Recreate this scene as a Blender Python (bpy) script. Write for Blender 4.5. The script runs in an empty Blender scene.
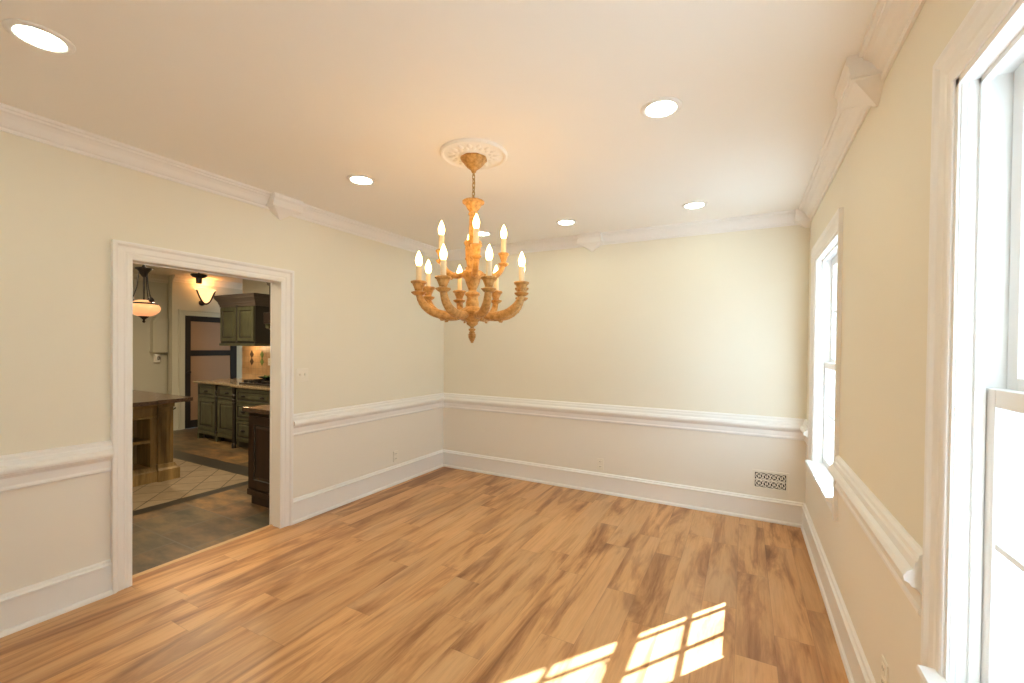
import bpy, bmesh, math, random
from mathutils import Vector, Matrix
PI = math.pi
random.seed(11)
S = bpy.context.scene
COL = S.collection

# ------------------------------------------------------------------ camera
YAW, PITCH, ROLL, FPX = -.4861, -.0104, .0107, 433.2306
F = Vector((math.sin(YAW)*math.cos(PITCH), math.cos(YAW)*math.cos(PITCH), math.sin(PITCH)))
R0 = Vector((math.cos(YAW), -math.sin(YAW), 0)); U0 = R0.cross(F)
RR = R0*math.cos(ROLL) + U0*math.sin(ROLL); UU = -R0*math.sin(ROLL) + U0*math.cos(ROLL)
cd = bpy.data.cameras.new('camera'); cam = bpy.data.objects.new('camera', cd); COL.objects.link(cam)
cam.matrix_world = Matrix(((RR.x, UU.x, -F.x, 3.343), (RR.y, UU.y, -F.y, -4.3904), (RR.z, UU.z, -F.z, 1.5), (0, 0, 0, 1)))
cd.sensor_fit = 'HORIZONTAL'; cd.sensor_width = 36; cd.lens = FPX*36/1024
cd.shift_x = -(515.8353-512)/1024; cd.shift_y = (351.7979-341.5)/1024
cd.clip_start = .02; cd.clip_end = 200
S.camera = cam

# ------------------------------------------------------------------ light and exposure
S.view_settings.view_transform = 'Standard'; S.view_settings.look = 'None'
S.view_settings.gamma = 1; S.view_settings.use_curve_mapping = False
S.view_settings.exposure = 1.08
S.cycles.use_denoising = True
S.cycles.max_bounces = 14; S.cycles.diffuse_bounces = 8; S.cycles.transparent_max_bounces = 16
S.cycles.sample_clamp_indirect = 6
w = bpy.data.worlds.new('sky'); S.world = w; w.use_nodes = True
bg = w.node_tree.nodes['Background']; bg.inputs[0].default_value = (.52, .78, 1, 1); bg.inputs[1].default_value = 2.3
sd = bpy.data.lights.new('sun', 'SUN'); sd.energy = 22; sd.color = (.80, .91, 1); sd.angle = .0093
sun = bpy.data.objects.new('sun', sd); COL.objects.link(sun)
sun.rotation_euler = Vector((-.77, -1.063, -1)).to_track_quat('-Z', 'Y').to_euler(); sun.location = (8, 6, 9)
LAMP = 20.5          # recessed lamps
BULB = 15.5           # chandelier bulbs

def lamp(kind, name, loc, energy, color, size=.1, rot=None):
    d = bpy.data.lights.new(name, kind); d.energy = energy; d.color = color
    if kind == 'AREA': d.shape = 'DISK'; d.size = size
    else: d.shadow_soft_size = size
    o = bpy.data.objects.new(name, d); COL.objects.link(o); o.location = loc
    if rot: o.rotation_euler = rot
    return o
# room width and the centres of its two windows
W = 3.814
WIN = [-.87, -3.335]

# ------------------------------------------------------------------ materials
def nodes(name):
    m = bpy.data.materials.new(name); m.use_nodes = True
    nt = m.node_tree; return m, nt, nt.nodes['Principled BSDF'], nt.nodes.new, nt.links.new
def mix(nt, a, b, fac, blend='MIX'):
    n = nt.nodes.new('ShaderNodeMix'); n.data_type = 'RGBA'; n.blend_type = blend
    for i, v in ((0, fac), (6, a), (7, b)):
        if hasattr(v, 'is_output'): nt.links.new(v, n.inputs[i])
        else: n.inputs[i].default_value = v if not isinstance(v, tuple) else (*v, 1)[:4]
    return n.outputs[2]
def ramp(nt, fac, stops):
    n = nt.nodes.new('ShaderNodeValToRGB'); e = n.color_ramp.elements
    while len(e) < len(stops): e.new(.5)
    for q, (p, c) in zip(e, stops): q.position = p; q.color = (*c, 1)
    nt.links.new(fac, n.inputs[0]); return n.outputs[0]
def noise(nt, scale, detail=4, rough=.55, mp=(1, 1, 1), loc=None, co='Object', dist=0):
    c = nt.nodes.new('ShaderNodeTexCoord'); m = nt.nodes.new('ShaderNodeMapping')
    m.inputs['Scale'].default_value = mp; nt.links.new(c.outputs[co], m.inputs[0])
    if loc is not None: nt.links.new(loc, m.inputs['Location'])
    n = nt.nodes.new('ShaderNodeTexNoise'); n.inputs['Scale'].default_value = scale; n.inputs['Detail'].default_value = detail
    n.inputs['Roughness'].default_value = rough; n.inputs['Distortion'].default_value = dist
    nt.links.new(m.outputs[0], n.inputs['Vector']); return n.outputs[0]
def bump(nt, bsdf, h, strength=.1, dist=.01):
    b = nt.nodes.new('ShaderNodeBump'); b.inputs['Strength'].default_value = strength; b.inputs['Distance'].default_value = dist
    nt.links.new(h, b.inputs['Height']); nt.links.new(b.outputs[0], bsdf.inputs['Normal'])
def paint(name, c, rough=.5, var=.04, sc=3, bmp=.02, bsc=120, metal=0, spec=.4):
    m, nt, b, nn, ln = nodes(name)
    n = noise(nt, sc)
    c2 = tuple(max(0, x*(1-var*2)) for x in c)
    ln(mix(nt, c2, c, n), b.inputs['Base Color'])
    b.inputs['Roughness'].default_value = rough; b.inputs['Metallic'].default_value = metal
    b.inputs['Specular IOR Level'].default_value = spec
    if bmp: bump(nt, b, noise(nt, bsc, 2), bmp, .003)
    return m
def wood(name, c1, c2, axis=2, sc=6, rough=.45, stretch=14):
    m, nt, b, nn, ln = nodes(name)
    mp = [stretch]*3; mp[axis] = 1
    n = noise(nt, sc/6, 6, .65, tuple(mp), dist=.6)
    ln(ramp(nt, n, [(.3, c1), (.5, tuple((x+y)/2 for x, y in zip(c1, c2))), (.7, c2)]), b.inputs['Base Color'])
    b.inputs['Roughness'].default_value = rough; bump(nt, b, n, .15, .002)
    return m
def emit(name, c, s):
    m, nt, b, nn, ln = nodes(name)
    b.inputs['Base Color'].default_value = (.9, .9, .88, 1)
    b.inputs['Emission Color'].default_value = (*c, 1); b.inputs['Emission Strength'].default_value = s
    return m

M = {}
def m_wall():
    # cream above the chair rail, a slightly whiter cream on the dado below it
    m, nt, b, nn, ln = nodes('wall_paint')
    g = nn('ShaderNodeNewGeometry'); sx = nn('ShaderNodeSeparateXYZ'); ln(g.outputs['Position'], sx.inputs[0])
    st = nn('ShaderNodeMath'); st.operation = 'GREATER_THAN'; st.inputs[1].default_value = .76; ln(sx.outputs[2], st.inputs[0])
    n = noise(nt, 1.5)
    up = mix(nt, (.81, .77, .665), (.83, .79, .685), n); dn = mix(nt, (.83, .79, .72), (.845, .805, .74), n)
    ln(mix(nt, dn, up, st.outputs[0]), b.inputs['Base Color'])
    b.inputs['Roughness'].default_value = .6; b.inputs['Specular IOR Level'].default_value = .25
    bump(nt, b, noise(nt, 160, 2), .03, .003); return m
M['wall'] = m_wall()
M['ceil'] = paint('ceiling_paint', (.91, .885, .845), .75, .012, 1.5, .06, 220, spec=.2)
M['trim'] = paint('trim_paint', (.875, .86, .85), .35, .01, 2, 0)
M['sash'] = paint('sash_white', (.9, .9, .89), .3, .01, 2, 0)
M['plate'] = paint('plate_plastic', (.85, .81, .72), .35, .01, 2, 0)
M['slot'] = paint('slot_dark', (.02, .018, .016), .6, .02, 20, 0)
M['black'] = paint('black_iron', (.025, .02, .018), .45, .1, 30, .05, 90, .3)
M['exterior'] = paint('exterior_siding', (.75, .73, .7), .7, .05, 4)
M['ground'] = paint('exterior_paving', (.38, .41, .42), .9, .1, 2)
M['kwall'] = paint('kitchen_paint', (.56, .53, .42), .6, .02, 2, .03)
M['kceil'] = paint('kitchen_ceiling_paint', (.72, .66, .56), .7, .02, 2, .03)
M['lamp'] = emit('lamp_diffuser', (.93, 1, .76), LAMP)
M['bulb'] = emit('flame_bulb', (1, .58, .18), BULB)
M['candle'] = paint('candle_ivory', (.85, .72, .5), .45, .03, 20, 0)
M['cab_dark'] = wood('dark_cherry', (.011, .006, .004), (.034, .015, .009), 2, 6, .32)
M['door_dark'] = wood('dark_door_wood', (.006, .004, .003), (.016, .008, .005), 2, 6, .7)
M['island'] = wood('distressed_pine', (.13, .075, .022), (.42, .27, .095), 2, 7, .5, 10)
M['brass'] = paint('aged_brass', (.62, .42, .18), .38, .15, 40, .04, 60, .2)

def m_floor():
    m, nt, b, nn, ln = nodes('oak_plank')
    at = nn('ShaderNodeAttribute'); at.attribute_name = 'plank'
    sx = nn('ShaderNodeSeparateXYZ'); ln(at.outputs['Vector'], sx.inputs[0])
    sc = nn('ShaderNodeVectorMath'); sc.operation = 'SCALE'; sc.inputs['Scale'].default_value = 37
    ln(at.outputs['Vector'], sc.inputs[0])
    g1 = noise(nt, 1.0, 6, .62, (6.0, .8, 1), sc.outputs[0], dist=.8)
    g2 = noise(nt, 1.0, 6, .7, (70, 3.0, 1), sc.outputs[0])
    g3 = noise(nt, 1.0, 4, .6, (8, 1.1, 1), sc.outputs[0], dist=.8)
    g4 = noise(nt, 1.0, 3, .5, (3, 1.0, 1), sc.outputs[0], dist=.5)
    base = ramp(nt, g1, [(.30, (.24, .095, .03)), (.40, (.43, .205, .08)), (.50, (.65, .355, .155)), (.72, (.72, .425, .205))])
    streak = ramp(nt, g3, [(.30, (.44, .33, .24)), (.41, (.80, .72, .64)), (.48, (1, 1, 1))])
    c = mix(nt, base, streak, .7, 'MULTIPLY')
    grain = ramp(nt, g2, [(.3, (.80, .77, .73)), (.55, (1, 1, 1)), (.8, (1.05, 1.04, 1.02))])
    c = mix(nt, c, grain, .75, 'MULTIPLY')
    tone = ramp(nt, sx.outputs[0], [(0, (.86, .84, .80)), (.5, (1, 1, 1)), (1, (1.08, 1.07, 1.04))])
    c = mix(nt, c, tone, .8, 'MULTIPLY')
    grey = ramp(nt, g4, [(.5, (0, 0, 0)), (.7, (1, 1, 1))])
    gm = nn('ShaderNodeMath'); gm.operation = 'MULTIPLY'; gm.inputs[1].default_value = .30; ln(grey, gm.inputs[0])
    c = mix(nt, c, (.52, .36, .22), gm.outputs[0])
    uv = nn('ShaderNodeUVMap'); uv.uv_map = 'seam'; su = nn('ShaderNodeSeparateXYZ'); ln(uv.outputs[0], su.inputs[0])
    mn = nn('ShaderNodeMath'); mn.operation = 'MINIMUM'; ln(su.outputs[0], mn.inputs[0]); ln(su.outputs[1], mn.inputs[1])
    lt = nn('ShaderNodeMath'); lt.operation = 'LESS_THAN'; lt.inputs[1].default_value = .0016; ln(mn.outputs[0], lt.inputs[0])
    lm = nn('ShaderNodeMath'); lm.operation = 'MULTIPLY'; lm.inputs[1].default_value = .3; ln(lt.outputs[0], lm.inputs[0])
    c = mix(nt, c, (.2, .1, .04), lm.outputs[0])
    ln(c, b.inputs['Base Color']); b.inputs['Roughness'].default_value = .36; b.inputs['Specular IOR Level'].default_value = .45
    bump(nt, b, g2, .06, .002)
    return m
M['floor'] = m_floor()

def m_slate():
    m, nt, b, nn, ln = nodes('slate_tile')
    c = nn('ShaderNodeTexCoord'); br = nn('ShaderNodeTexBrick'); ln(c.outputs['Object'], br.inputs['Vector'])
    br.inputs['Scale'].default_value = 1; br.inputs['Brick Width'].default_value = .45; br.inputs['Row Height'].default_value = .45
    br.offset = .5; br.inputs['Mortar Size'].default_value = .006
    br.inputs['Color1'].default_value = (0, 0, 0, 1); br.inputs['Color2'].default_value = (1, 1, 1, 1); br.inputs['Mortar'].default_value = (.5, .5, .5, 1)
    t = ramp(nt, br.outputs[0], [(0, (.055, .05, .03)), (.35, (.15, .09, .042)), (.65, (.09, .075, .045)), (1, (.20, .125, .055))])
    n = noise(nt, 3.2, 6, .65, (1, 2, 1)); v = ramp(nt, n, [(.38, (.38, .40, .34)), (.5, (.9, .82, .68)), (.62, (1.55, 1.3, .95))])
    t = mix(nt, t, v, .85, 'MULTIPLY')
    t = mix(nt, t, (.11, .09, .065), br.outputs['Fac'])
    ln(t, b.inputs['Base Color']); b.inputs['Roughness'].default_value = .42; bump(nt, b, n, .2, .004)
    return m
def m_grid(name, c1, c2, grout, size, rot, mortar=.005, rough=.4):
    m, nt, b, nn, ln = nodes(name)
    c = nn('ShaderNodeTexCoord'); mp = nn('ShaderNodeMapping'); mp.inputs['Rotation'].default_value = rot
    ln(c.outputs['Object'], mp.inputs[0]); br = nn('ShaderNodeTexBrick'); ln(mp.outputs[0], br.inputs['Vector'])
    br.offset = 0; br.inputs['Scale'].default_value = 1; br.inputs['Brick Width'].default_value = size; br.inputs['Row Height'].default_value = size
    br.inputs['Mortar Size'].default_value = mortar
    br.inputs['Color1'].default_value = (*c1, 1); br.inputs['Color2'].default_value = (*c2, 1); br.inputs['Mortar'].default_value = (*grout, 1)
    n = noise(nt, 9, 4); t = mix(nt, br.outputs[0], ramp(nt, n, [(.3, (.78, .76, .72)), (.6, (1, 1, 1))]), .8, 'MULTIPLY')
    ln(t, b.inputs['Base Color']); b.inputs['Roughness'].default_value = rough; return m
M['slate'] = m_slate()
M['inset'] = m_grid('diagonal_cream_tile', (.33, .25, .16), (.28, .21, .13), (.07, .05, .03), .26, (0, 0, PI/4), .006)
M['band'] = paint('dark_slate_band', (.055, .048, .036), .4, .25, 9, .1, 40)
M['splash'] = m_grid('tan_backsplash_tile', (.55, .36, .19), (.48, .30, .15), (.36, .25, .14), .10, (PI/2, 0, 0), .003)
M['diamond'] = paint('diamond_tile', (.06, .035, .02), .3, .1, 30, 0)
M['diamond_green'] = paint('green_accent_tile', (.16, .24, .07), .3, .1, 30, 0)

def m_green():
    m, nt, b, nn, ln = nodes('sage_green_glaze')
    n = noise(nt, 5, 5, .6, (3, 3, 1))
    ln(ramp(nt, n, [(.3, (.05, .046, .024)), (.6, (.082, .082, .042)), (.8, (.11, .105, .058))]), b.inputs['Base Color'])
    b.inputs['Roughness'].default_value = .38; return m
M['green'] = m_green()
M['glaze'] = paint('dark_glaze', (.03, .024, .018), .4, .15, 20, 0)
M['greytop'] = paint('brown_grey_moulding', (.10, .075, .06), .4, .12, 12, 0)
def m_granite(name, a, c, rough=.15):
    m, nt, b, nn, ln = nodes(name)
    n = noise(nt, 60, 4, .7)
    ln(ramp(nt, n, [(.35, a), (.65, c)]), b.inputs['Base Color']); b.inputs['Roughness'].default_value = rough; return m
M['granite_tan'] = m_granite('tan_granite', (.16, .11, .06), (.36, .27, .16))
M['granite_dark'] = m_granite('dark_granite', (.035, .022, .016), (.12, .075, .05), .18)
M['doorpanel'] = paint('tan_door_panel', (.36, .21, .12), .45, .06, 3, 0)
def m_gold():
    m, nt, b, nn, ln = nodes('antique_gold')
    n = noise(nt, 45, 5, .6)
    ln(ramp(nt, n, [(.3, (.34, .17, .05)), (.5, (.58, .32, .10)), (.72, (.70, .43, .16))]), b.inputs['Base Color'])
    b.inputs['Roughness'].default_value = .42; b.inputs['Metallic'].default_value = .25; bump(nt, b, n, .25, .003); return m
M['gold'] = m_gold()
def m_amber(name, c, e, s):
    m, nt, b, nn, ln = nodes(name)
    n = noise(nt, 9, 4, .6); col = ramp(nt, n, [(.3, tuple(x*.75 for x in c)), (.7, c)])
    ln(col, b.inputs['Base Color']); b.inputs['Roughness'].default_value = .3
    b.inputs['Emission Color'].default_value = (*e, 1); b.inputs['Emission Strength'].default_value = s
    return m
M['amber'] = m_amber('amber_glass', (.75, .45, .22), (1, .40, .17), .42)
M['amber_hot'] = m_amber('sconce_glass', (.85, .6, .35), (1, .52, .2), 1.1)
def m_glass():
    m = bpy.data.materials.new('window_glass'); m.use_nodes = True; nt = m.node_tree
    nt.nodes.remove(nt.nodes['Principled BSDF']); out = nt.nodes['Material Output']
    t = nt.nodes.new('ShaderNodeBsdfTransparent'); t.inputs[0].default_value = (.96, .98, .98, 1)
    g = nt.nodes.new('ShaderNodeBsdfGlossy'); g.inputs['Roughness'].default_value = .02
    x = nt.nodes.new('ShaderNodeMixShader')
    x.inputs[0].default_value = .05; nt.links.new(t.outputs[0], x.inputs[1]); nt.links.new(g.outputs[0], x.inputs[2])
    nt.links.new(x.outputs[0], out.inputs[0]); return m
M['glass'] = m_glass()

# ------------------------------------------------------------------ mesh builder
class MB:
    def __init__(s): s.bm = bmesh.new(); s.mi = 0
    def face(s, vs):
        try:
            f = s.bm.faces.new(vs); f.material_index = s.mi; return f
        except ValueError: return None
    def box(s, x0, x1, y0, y1, z0, z1, bev=0):
        v = [s.bm.verts.new((x, y, z)) for x in (x0, x1) for y in (y0, y1) for z in (z0, z1)]
        fs = [s.face([v[i] for i in q]) for q in ((0, 1, 3, 2), (4, 6, 7, 5), (0, 4, 5, 1), (2, 3, 7, 6), (0, 2, 6, 4), (1, 5, 7, 3))]
        if bev:
            es = list({e for f in fs for e in f.edges})
            bmesh.ops.bevel(s.bm, geom=es, offset=bev, segments=2, profile=.6, affect='EDGES', clamp_overlap=True, material=-1)
        return s
    def sections(s, rings, closed=False, cap=True):
        rows = [[s.bm.verts.new(p) for p in r] for r in rings]
        n = len(rows[0]); k = len(rows)
        for i in range(k if closed else k-1):
            a, b = rows[i], rows[(i+1) % k]
            for j in range(n): s.face([a[j], a[(j+1) % n], b[(j+1) % n], b[j]])
        if cap and not closed: s.face(rows[0][::-1]); s.face(rows[-1])
        return s
    def lathe(s, prof, c=(0, 0, 0), seg=24, lobes=0, amp=0):
        """prof: list of (radius, z); revolved about z through c"""
        rings = []
        for r, z in prof:
            ring = []
            for j in range(seg):
                a = 2*PI*j/seg; q = max(r, 1e-4)*(1 + (amp*math.cos(lobes*a) if lobes else 0))
                ring.append((c[0]+q*math.cos(a), c[1]+q*math.sin(a), c[2]+z))
            rings.append(ring)
        return s.sections(rings)
    def tube(s, pts, rad, seg=10):
        pts = [Vector(p) for p in pts]; n = len(pts)
        rad = rad if hasattr(rad, '__len__') else [rad]*n
        rings = []; prev = None
        for i, p in enumerate(pts):
            t = (pts[min(i+1, n-1)] - pts[max(i-1, 0)]).normalized()
            if prev is None:
                a = Vector((0, 0, 1)) if abs(t.z) < .9 else Vector((0, 1, 0)); u = t.cross(a).normalized()
            else: u = (prev - t*prev.dot(t)).normalized()
            prev = u; v = t.cross(u)
            rings.append([p + (u*math.cos(2*PI*j/seg) + v*math.sin(2*PI*j/seg))*rad[i] for j in range(seg)])
        return s.sections(rings)
    def ring(s, c, R, r, ax=2, seg=24, s2=8, stretch=1):
        rings = []
        for i in range(seg):
            a = 2*PI*i/seg; ring = []
            for j in range(s2):
                b = 2*PI*j/s2; q = R + r*math.cos(b); p = [q*math.cos(a), q*math.sin(a)*stretch, r*math.sin(b)]
                p = [p[0], p[1], p[2]] if ax == 2 else ([p[2], p[0], p[1]] if ax == 0 else [p[0], p[2], p[1]])
                ring.append((c[0]+p[0], c[1]+p[1], c[2]+p[2]))
            rings.append(ring)
        return s.sections(rings, closed=True)
    def prism(s, poly, a, b, f):
        """closed 2D poly pushed from a to b; f(u, v, t) -> xyz"""
        return s.sections([[f(u, v, a) for u, v in poly], [f(u, v, b) for u, v in poly]])
    def build(s, name, mat, parent=None, smooth=False, loc=None):
        me = bpy.data.meshes.new(name)
        bmesh.ops.recalc_face_normals(s.bm, faces=s.bm.faces)
        off = Vector((0, 0, 0)); q = parent
        while q is not None: off += q.location; q = q.parent
        if loc is not None: off += Vector(loc)
        if off.length: bmesh.ops.translate(s.bm, vec=-off, verts=s.bm.verts)
        s.bm.to_mesh(me); s.bm.free()
        for m_ in (mat if isinstance(mat, (list, tuple)) else [mat]): me.materials.append(m_)
        if smooth:
            for p in me.polygons: p.use_smooth = True
            me.set_sharp_from_angle(angle=math.radians(38))
        o = bpy.data.objects.new(name, me); COL.objects.link(o)
        if parent is not None: o.parent = parent
        if loc is not None: o.location = loc
        return o
def tag(o, label=None, cat=None, group=None, kind=None):
    for k, v in (('label', label), ('category', cat), ('group', group), ('kind', kind)):
        if v: o[k] = v
    return o
def thing(name, loc, label, cat, group=None, kind=None):
    o = bpy.data.objects.new(name, None); COL.objects.link(o); o.location = loc; o.empty_display_size = .1
    return tag(o, label, cat, group, kind)
def struct(o, label=None, cat='room'): return tag(o, label, cat, None, 'structure')
def copy_tree(o, parent=None):
    c = o.copy(); COL.objects.link(c)
    if parent is not None: c.parent = parent
    for ch in list(o.children): copy_tree(ch, c)
    return c

# ------------------------------------------------------------------ room shell
H = 2.675; FRONT = -5.0; T = .12
DY0, DY1, DH = -3.138, -2.166, 2.016      # doorway in the left wall
WT = .236; OH = .46; OB, OT = .60, 2.20    # window opening half width, bottom, top

# dining floor: planks run front to back
me = bpy.data.meshes.new('floor'); vs, fs, uvs, pk = [], [], [], []
pw = .18; x = -.10
while x < W+.02:
    x1 = min(x+pw, W+.02); y = FRONT - random.random()*1.2
    while y < .02:
        L = random.choice((.9, 1.2, 1.2, 1.2)); a, b = max(y, FRONT-.02), min(y+L, .02)
        if b > a:
            i = len(vs); vs += [(x, a, 0), (x1, a, 0), (x1, b, 0), (x, b, 0)]; fs.append((i, i+1, i+2, i+3))
            pk.append((random.random(), random.random(), random.random()))
            m_ = (x1-x)/2
            uvs.append((x1-x, b-a))
        y += L
    x = x1
# each plank is split down the middle so distance to its edges can be written in a uv map
vs2, fs2, uv2, pk2 = [], [], [], []
for (i0, i1, i2, i3), (wd, ln_), p in zip(fs, uvs, pk):
    A, B, Cc, D = (vs[q] for q in (i0, i1, i2, i3)); mx = (A[0]+B[0])/2; my = (A[1]+D[1])/2
    for xa, xb, ea, eb in ((A[0], mx, 0, wd/2), (mx, B[0], wd/2, 0)):
        for ya, yb, fa, fb in ((A[1], my, 0, ln_/2), (my, D[1], ln_/2, 0)):
            k = len(vs2); vs2 += [(xa, ya, 0), (xb, ya, 0), (xb, yb, 0), (xa, yb, 0)]; fs2.append((k, k+1, k+2, k+3))
            uv2 += [(ea, fa), (eb, fa), (eb, fb), (ea, fb)]; pk2 += [p]*4
me.from_pydata(vs2, [], fs2)
ul = me.uv_layers.new(name='seam')
for i, q in enumerate(uv2): ul.data[i].uv = q
at = me.attributes.new('plank', 'FLOAT_VECTOR', 'POINT')
for i, q in enumerate(pk2): at.data[i].vector = q
me.materials.append(M['floor'])
fl = bpy.data.objects.new('floor', me); COL.objects.link(fl); struct(fl, 'honey coloured wooden plank floor')
struct(MB().box(-.1, W+WT, FRONT-.1, .1, -.12, -.004).build('floor', M['ground']), 'slab under the wooden floor')
struct(MB().box(-T, W+WT, FRONT-T, T, H, H+.1).build('ceiling', M['ceil']), 'smooth cream dining room ceiling')
KX = -5.35
m = MB(); m.box(-T, 0, FRONT-T, DY0-.02, 0, H); m.box(-T, 0, DY1+.02, T, 0, H); m.box(-T, 0, DY0-.02, DY1+.02, DH+.02, H)
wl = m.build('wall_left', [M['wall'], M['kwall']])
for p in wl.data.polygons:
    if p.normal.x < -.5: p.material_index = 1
struct(wl, 'cream wall with the kitchen doorway')
struct(MB().box(0, W, 0, T, 0, H).build('wall_back', M['wall']), 'cream back wall')
struct(MB().box(0, W, FRONT-T, FRONT, 0, H).build('wall_front', M['wall']), 'cream wall behind the camera')
m = MB(); xs = (W, W+WT)
edges = [FRONT-T, WIN[1]-OH, WIN[1]+OH, WIN[0]-OH, WIN[0]+OH, T]
for a, b in ((0, 1), (2, 3), (4, 5)): m.box(*xs, edges[a], edges[b], 0, H)
for a, b in ((1, 2), (3, 4)): m.box(*xs, edges[a], edges[b], 0, OB); m.box(*xs, edges[a], edges[b], OT, H)
struct(m.build('wall_right', M['wall']), 'cream wall with two tall windows')
struct(MB().box(W+WT+.02, 40, -30, 30, -.7, -.6).build('ground', M['ground']), 'pale paving outside the windows')

# mouldings: profile points are (offset from wall, z)
BASE = [(0, 0), (.033, 0), (.033, .012), (.028, .022), (.018, .026), (.018, .168), (.026, .172), (.026, .182), (.016, .188), (.012, .2), (0, .206)]
RAIL = [(0, .732), (.010, .734), (.018, .742), (.018, .752), (.012, .760), (.012, .800), (.022, .812), (.034, .818), (.038, .826), (.050, .832), (.052, .846), (.044, .860), (.030, .868), (.026, .890), (.020, .896), (.018, .910), (.008, .918), (0, .920)]
CROWN = [(0, -.108), (.010, -.108), (.014, -.098), (.014, -.092), (.024, -.086), (.034, -.074), (.046, -.050), (.062, -.034), (.074, -.028), (.076, -.018), (.088, -.014), (.092, -.006), (.092, 0), (0, 0)]
def run(p0, p1, nrm, prof, zb=0, m0=1, m1=1):
    p0 = Vector((*p0, 0)); p1 = Vector((*p1, 0)); n = Vector((*nrm, 0)); d = (p1-p0).normalized()
    return [[p0 + n*o + d*o*m0 + Vector((0, 0, zb+z)) for o, z in prof], [p1 + n*o - d*o*m1 + Vector((0, 0, zb+z)) for o, z in prof]]
CW = .098      # casing width
cL0, cL1 = DY0-CW, DY1+CW
def mould(name, mat, label, runs):
    m = MB()
    for r in runs: m.sections(run(*r))
    return struct(m.build(name, mat), label)
mould('baseboard_left', M['trim'], 'tall white baseboard on the left wall', [((0, FRONT), (0, cL0), (1, 0), BASE, 0, 1, 0), ((0, cL1), (0, 0), (1, 0), BASE, 0, 0, 1)])
mould('baseboard_back', M['trim'], 'tall white baseboard on the back wall', [((0, 0), (W, 0), (0, -1), BASE)])
mould('baseboard_right', M['trim'], 'tall white baseboard on the window wall', [((W, 0), (W, FRONT), (-1, 0), BASE)])
mould('trim_1', M['trim'], 'white chair rail on the left wall', [((0, FRONT), (0, cL0), (1, 0), RAIL, 0, 1, 0), ((0, cL1), (0, 0), (1, 0), RAIL, 0, 0, 1)])
mould('trim_2', M['trim'], 'white chair rail on the back wall', [((0, 0), (W, 0), (0, -1), RAIL)])
cw = OH + .10
mould('trim_3', M['trim'], 'white chair rail on the window wall', [((W, 0), (W, WIN[0]+cw), (-1, 0), RAIL, 0, 1, 0), ((W, WIN[0]-cw), (W, WIN[1]+cw+.03), (-1, 0), RAIL, 0, 0, 0), ((W, WIN[1]-cw), (W, FRONT), (-1, 0), RAIL, 0, 0, 1)])
mould('trim_4', M['trim'], 'white crown moulding on the left wall', [((0, FRONT), (0, 0), (1, 0), CROWN, H)])
mould('trim_5', M['trim'], 'white crown moulding on the back wall', [((0, 0), (W, 0), (0, -1), CROWN, H)])
mould('trim_6', M['trim'], 'white crown moulding on the window wall', [((W, 0), (W, FRONT), (-1, 0), CROWN, H)])

# casings: profile points (distance outward from the opening edge, protrusion)
CAS = [(-.004, -.004), (-.004, .010), (.004, .014), (.020, .015), (.032, .012), (.040, .016), (.068, .019), (.074, .024), (.080, .030), (.092, .032), (CW, .030), (CW, -.002)]
def casing(m, u0, u1, v0, v1, f, prof=CAS):
    """three-sided casing around an opening u0..u1, v0..v1; f(u, v, d) -> xyz"""
    def row(u, v, su, sv): return [f(u + su*w_, v + sv*w_, d) for w_, d in prof]
    m.sections([row(u0, v0, -1, 0), row(u0, v1, -1, 1), row(u1, v1, 1, 1), row(u1, v0, 1, 0)])
m = MB(); casing(m, DY0, DY1, 0, DH, lambda u, v, d: (d, u, v))
struct(m.build('trim_7', M['trim']), 'white moulded casing around the kitchen doorway')
m = MB(); casing(m, DY0, DY1, 0, DH, lambda u, v, d: (-T-d, u, v)); struct(m.build('trim_8', M['trim']), 'casing on the kitchen side')
m = MB(); jx0, jx1 = -T-.002, .002
m.box(jx0, jx1, DY0-.022, DY0, 0, DH); m.box(jx0, jx1, DY1, DY1+.022, 0, DH); m.box(jx0, jx1, DY0-.022, DY1+.022, DH, DH+.022)
struct(m.build('trim_9', M['trim']), 'white jamb lining of the kitchen doorway')
m = MB(); m.prism([(-.125, 0), (-.125, .004), (-.115, .009), (-.098, .009), (-.085, .002), (-.085, 0)], DY0, DY1, lambda u, v, t: (u, t, v))
struct(m.build('trim_10', wood('light_threshold_oak', (.5, .3, .14), (.62, .4, .2), 1, 6, .4)), 'pale wooden threshold strip in the doorway')

# corbel blocks hanging under the crown, one on each wall
def corbel(name, c, n, label):
    n = Vector((*n, 0)); t = Vector((-n.y, n.x, 0)); c = Vector((*c, 0)); hw = .125
    def P(u, o, z): return c + t*u + n*o + Vector((0, 0, z))
    m = MB()
    poly = [(0, H), (.125, H), (.132, H-.03), (.120, H-.045), (.112, H-.095), (0, H-.095)]
    m.sections([[P(-hw, o, z) for o, z in poly], [P(hw, o, z) for o, z in poly]])
    # a small cap fillet and the pointed drop below it
    m.sections([[P(-hw-.006, o, z) for o, z in ((0, H-.078), (.12, H-.078), (.12, H-.09), (0, H-.09))], [P(hw+.006, o, z) for o, z in ((0, H-.078), (.12, H-.078), (.12, H-.09), (0, H-.09))]])
    m.sections([[P(-hw+.01, 0, H-.09), P(hw-.01, 0, H-.09), P(hw-.01, .105, H-.09), P(-hw+.01, .105, H-.09)],
                [P(-.055, 0, H-.13), P(.055, 0, H-.13), P(.045, .045, H-.13), P(-.045, .045, H-.13)],
                [P(-.004, 0, H-.165), P(.004, 0, H-.165), P(.004, .004, H-.165), P(-.004, .004, H-.165)]])
    return struct(m.build(name, M['trim']), label)
corbel('trim_11', (0, -2.18), (1, 0), 'white pointed corbel block in the left crown moulding')
corbel('trim_12', (1.915, 0), (0, -1), 'white pointed corbel block in the back crown moulding')
corbel('trim_13', (W, -2.11), (-1, 0), 'white pointed corbel block in the window wall crown moulding')
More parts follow.
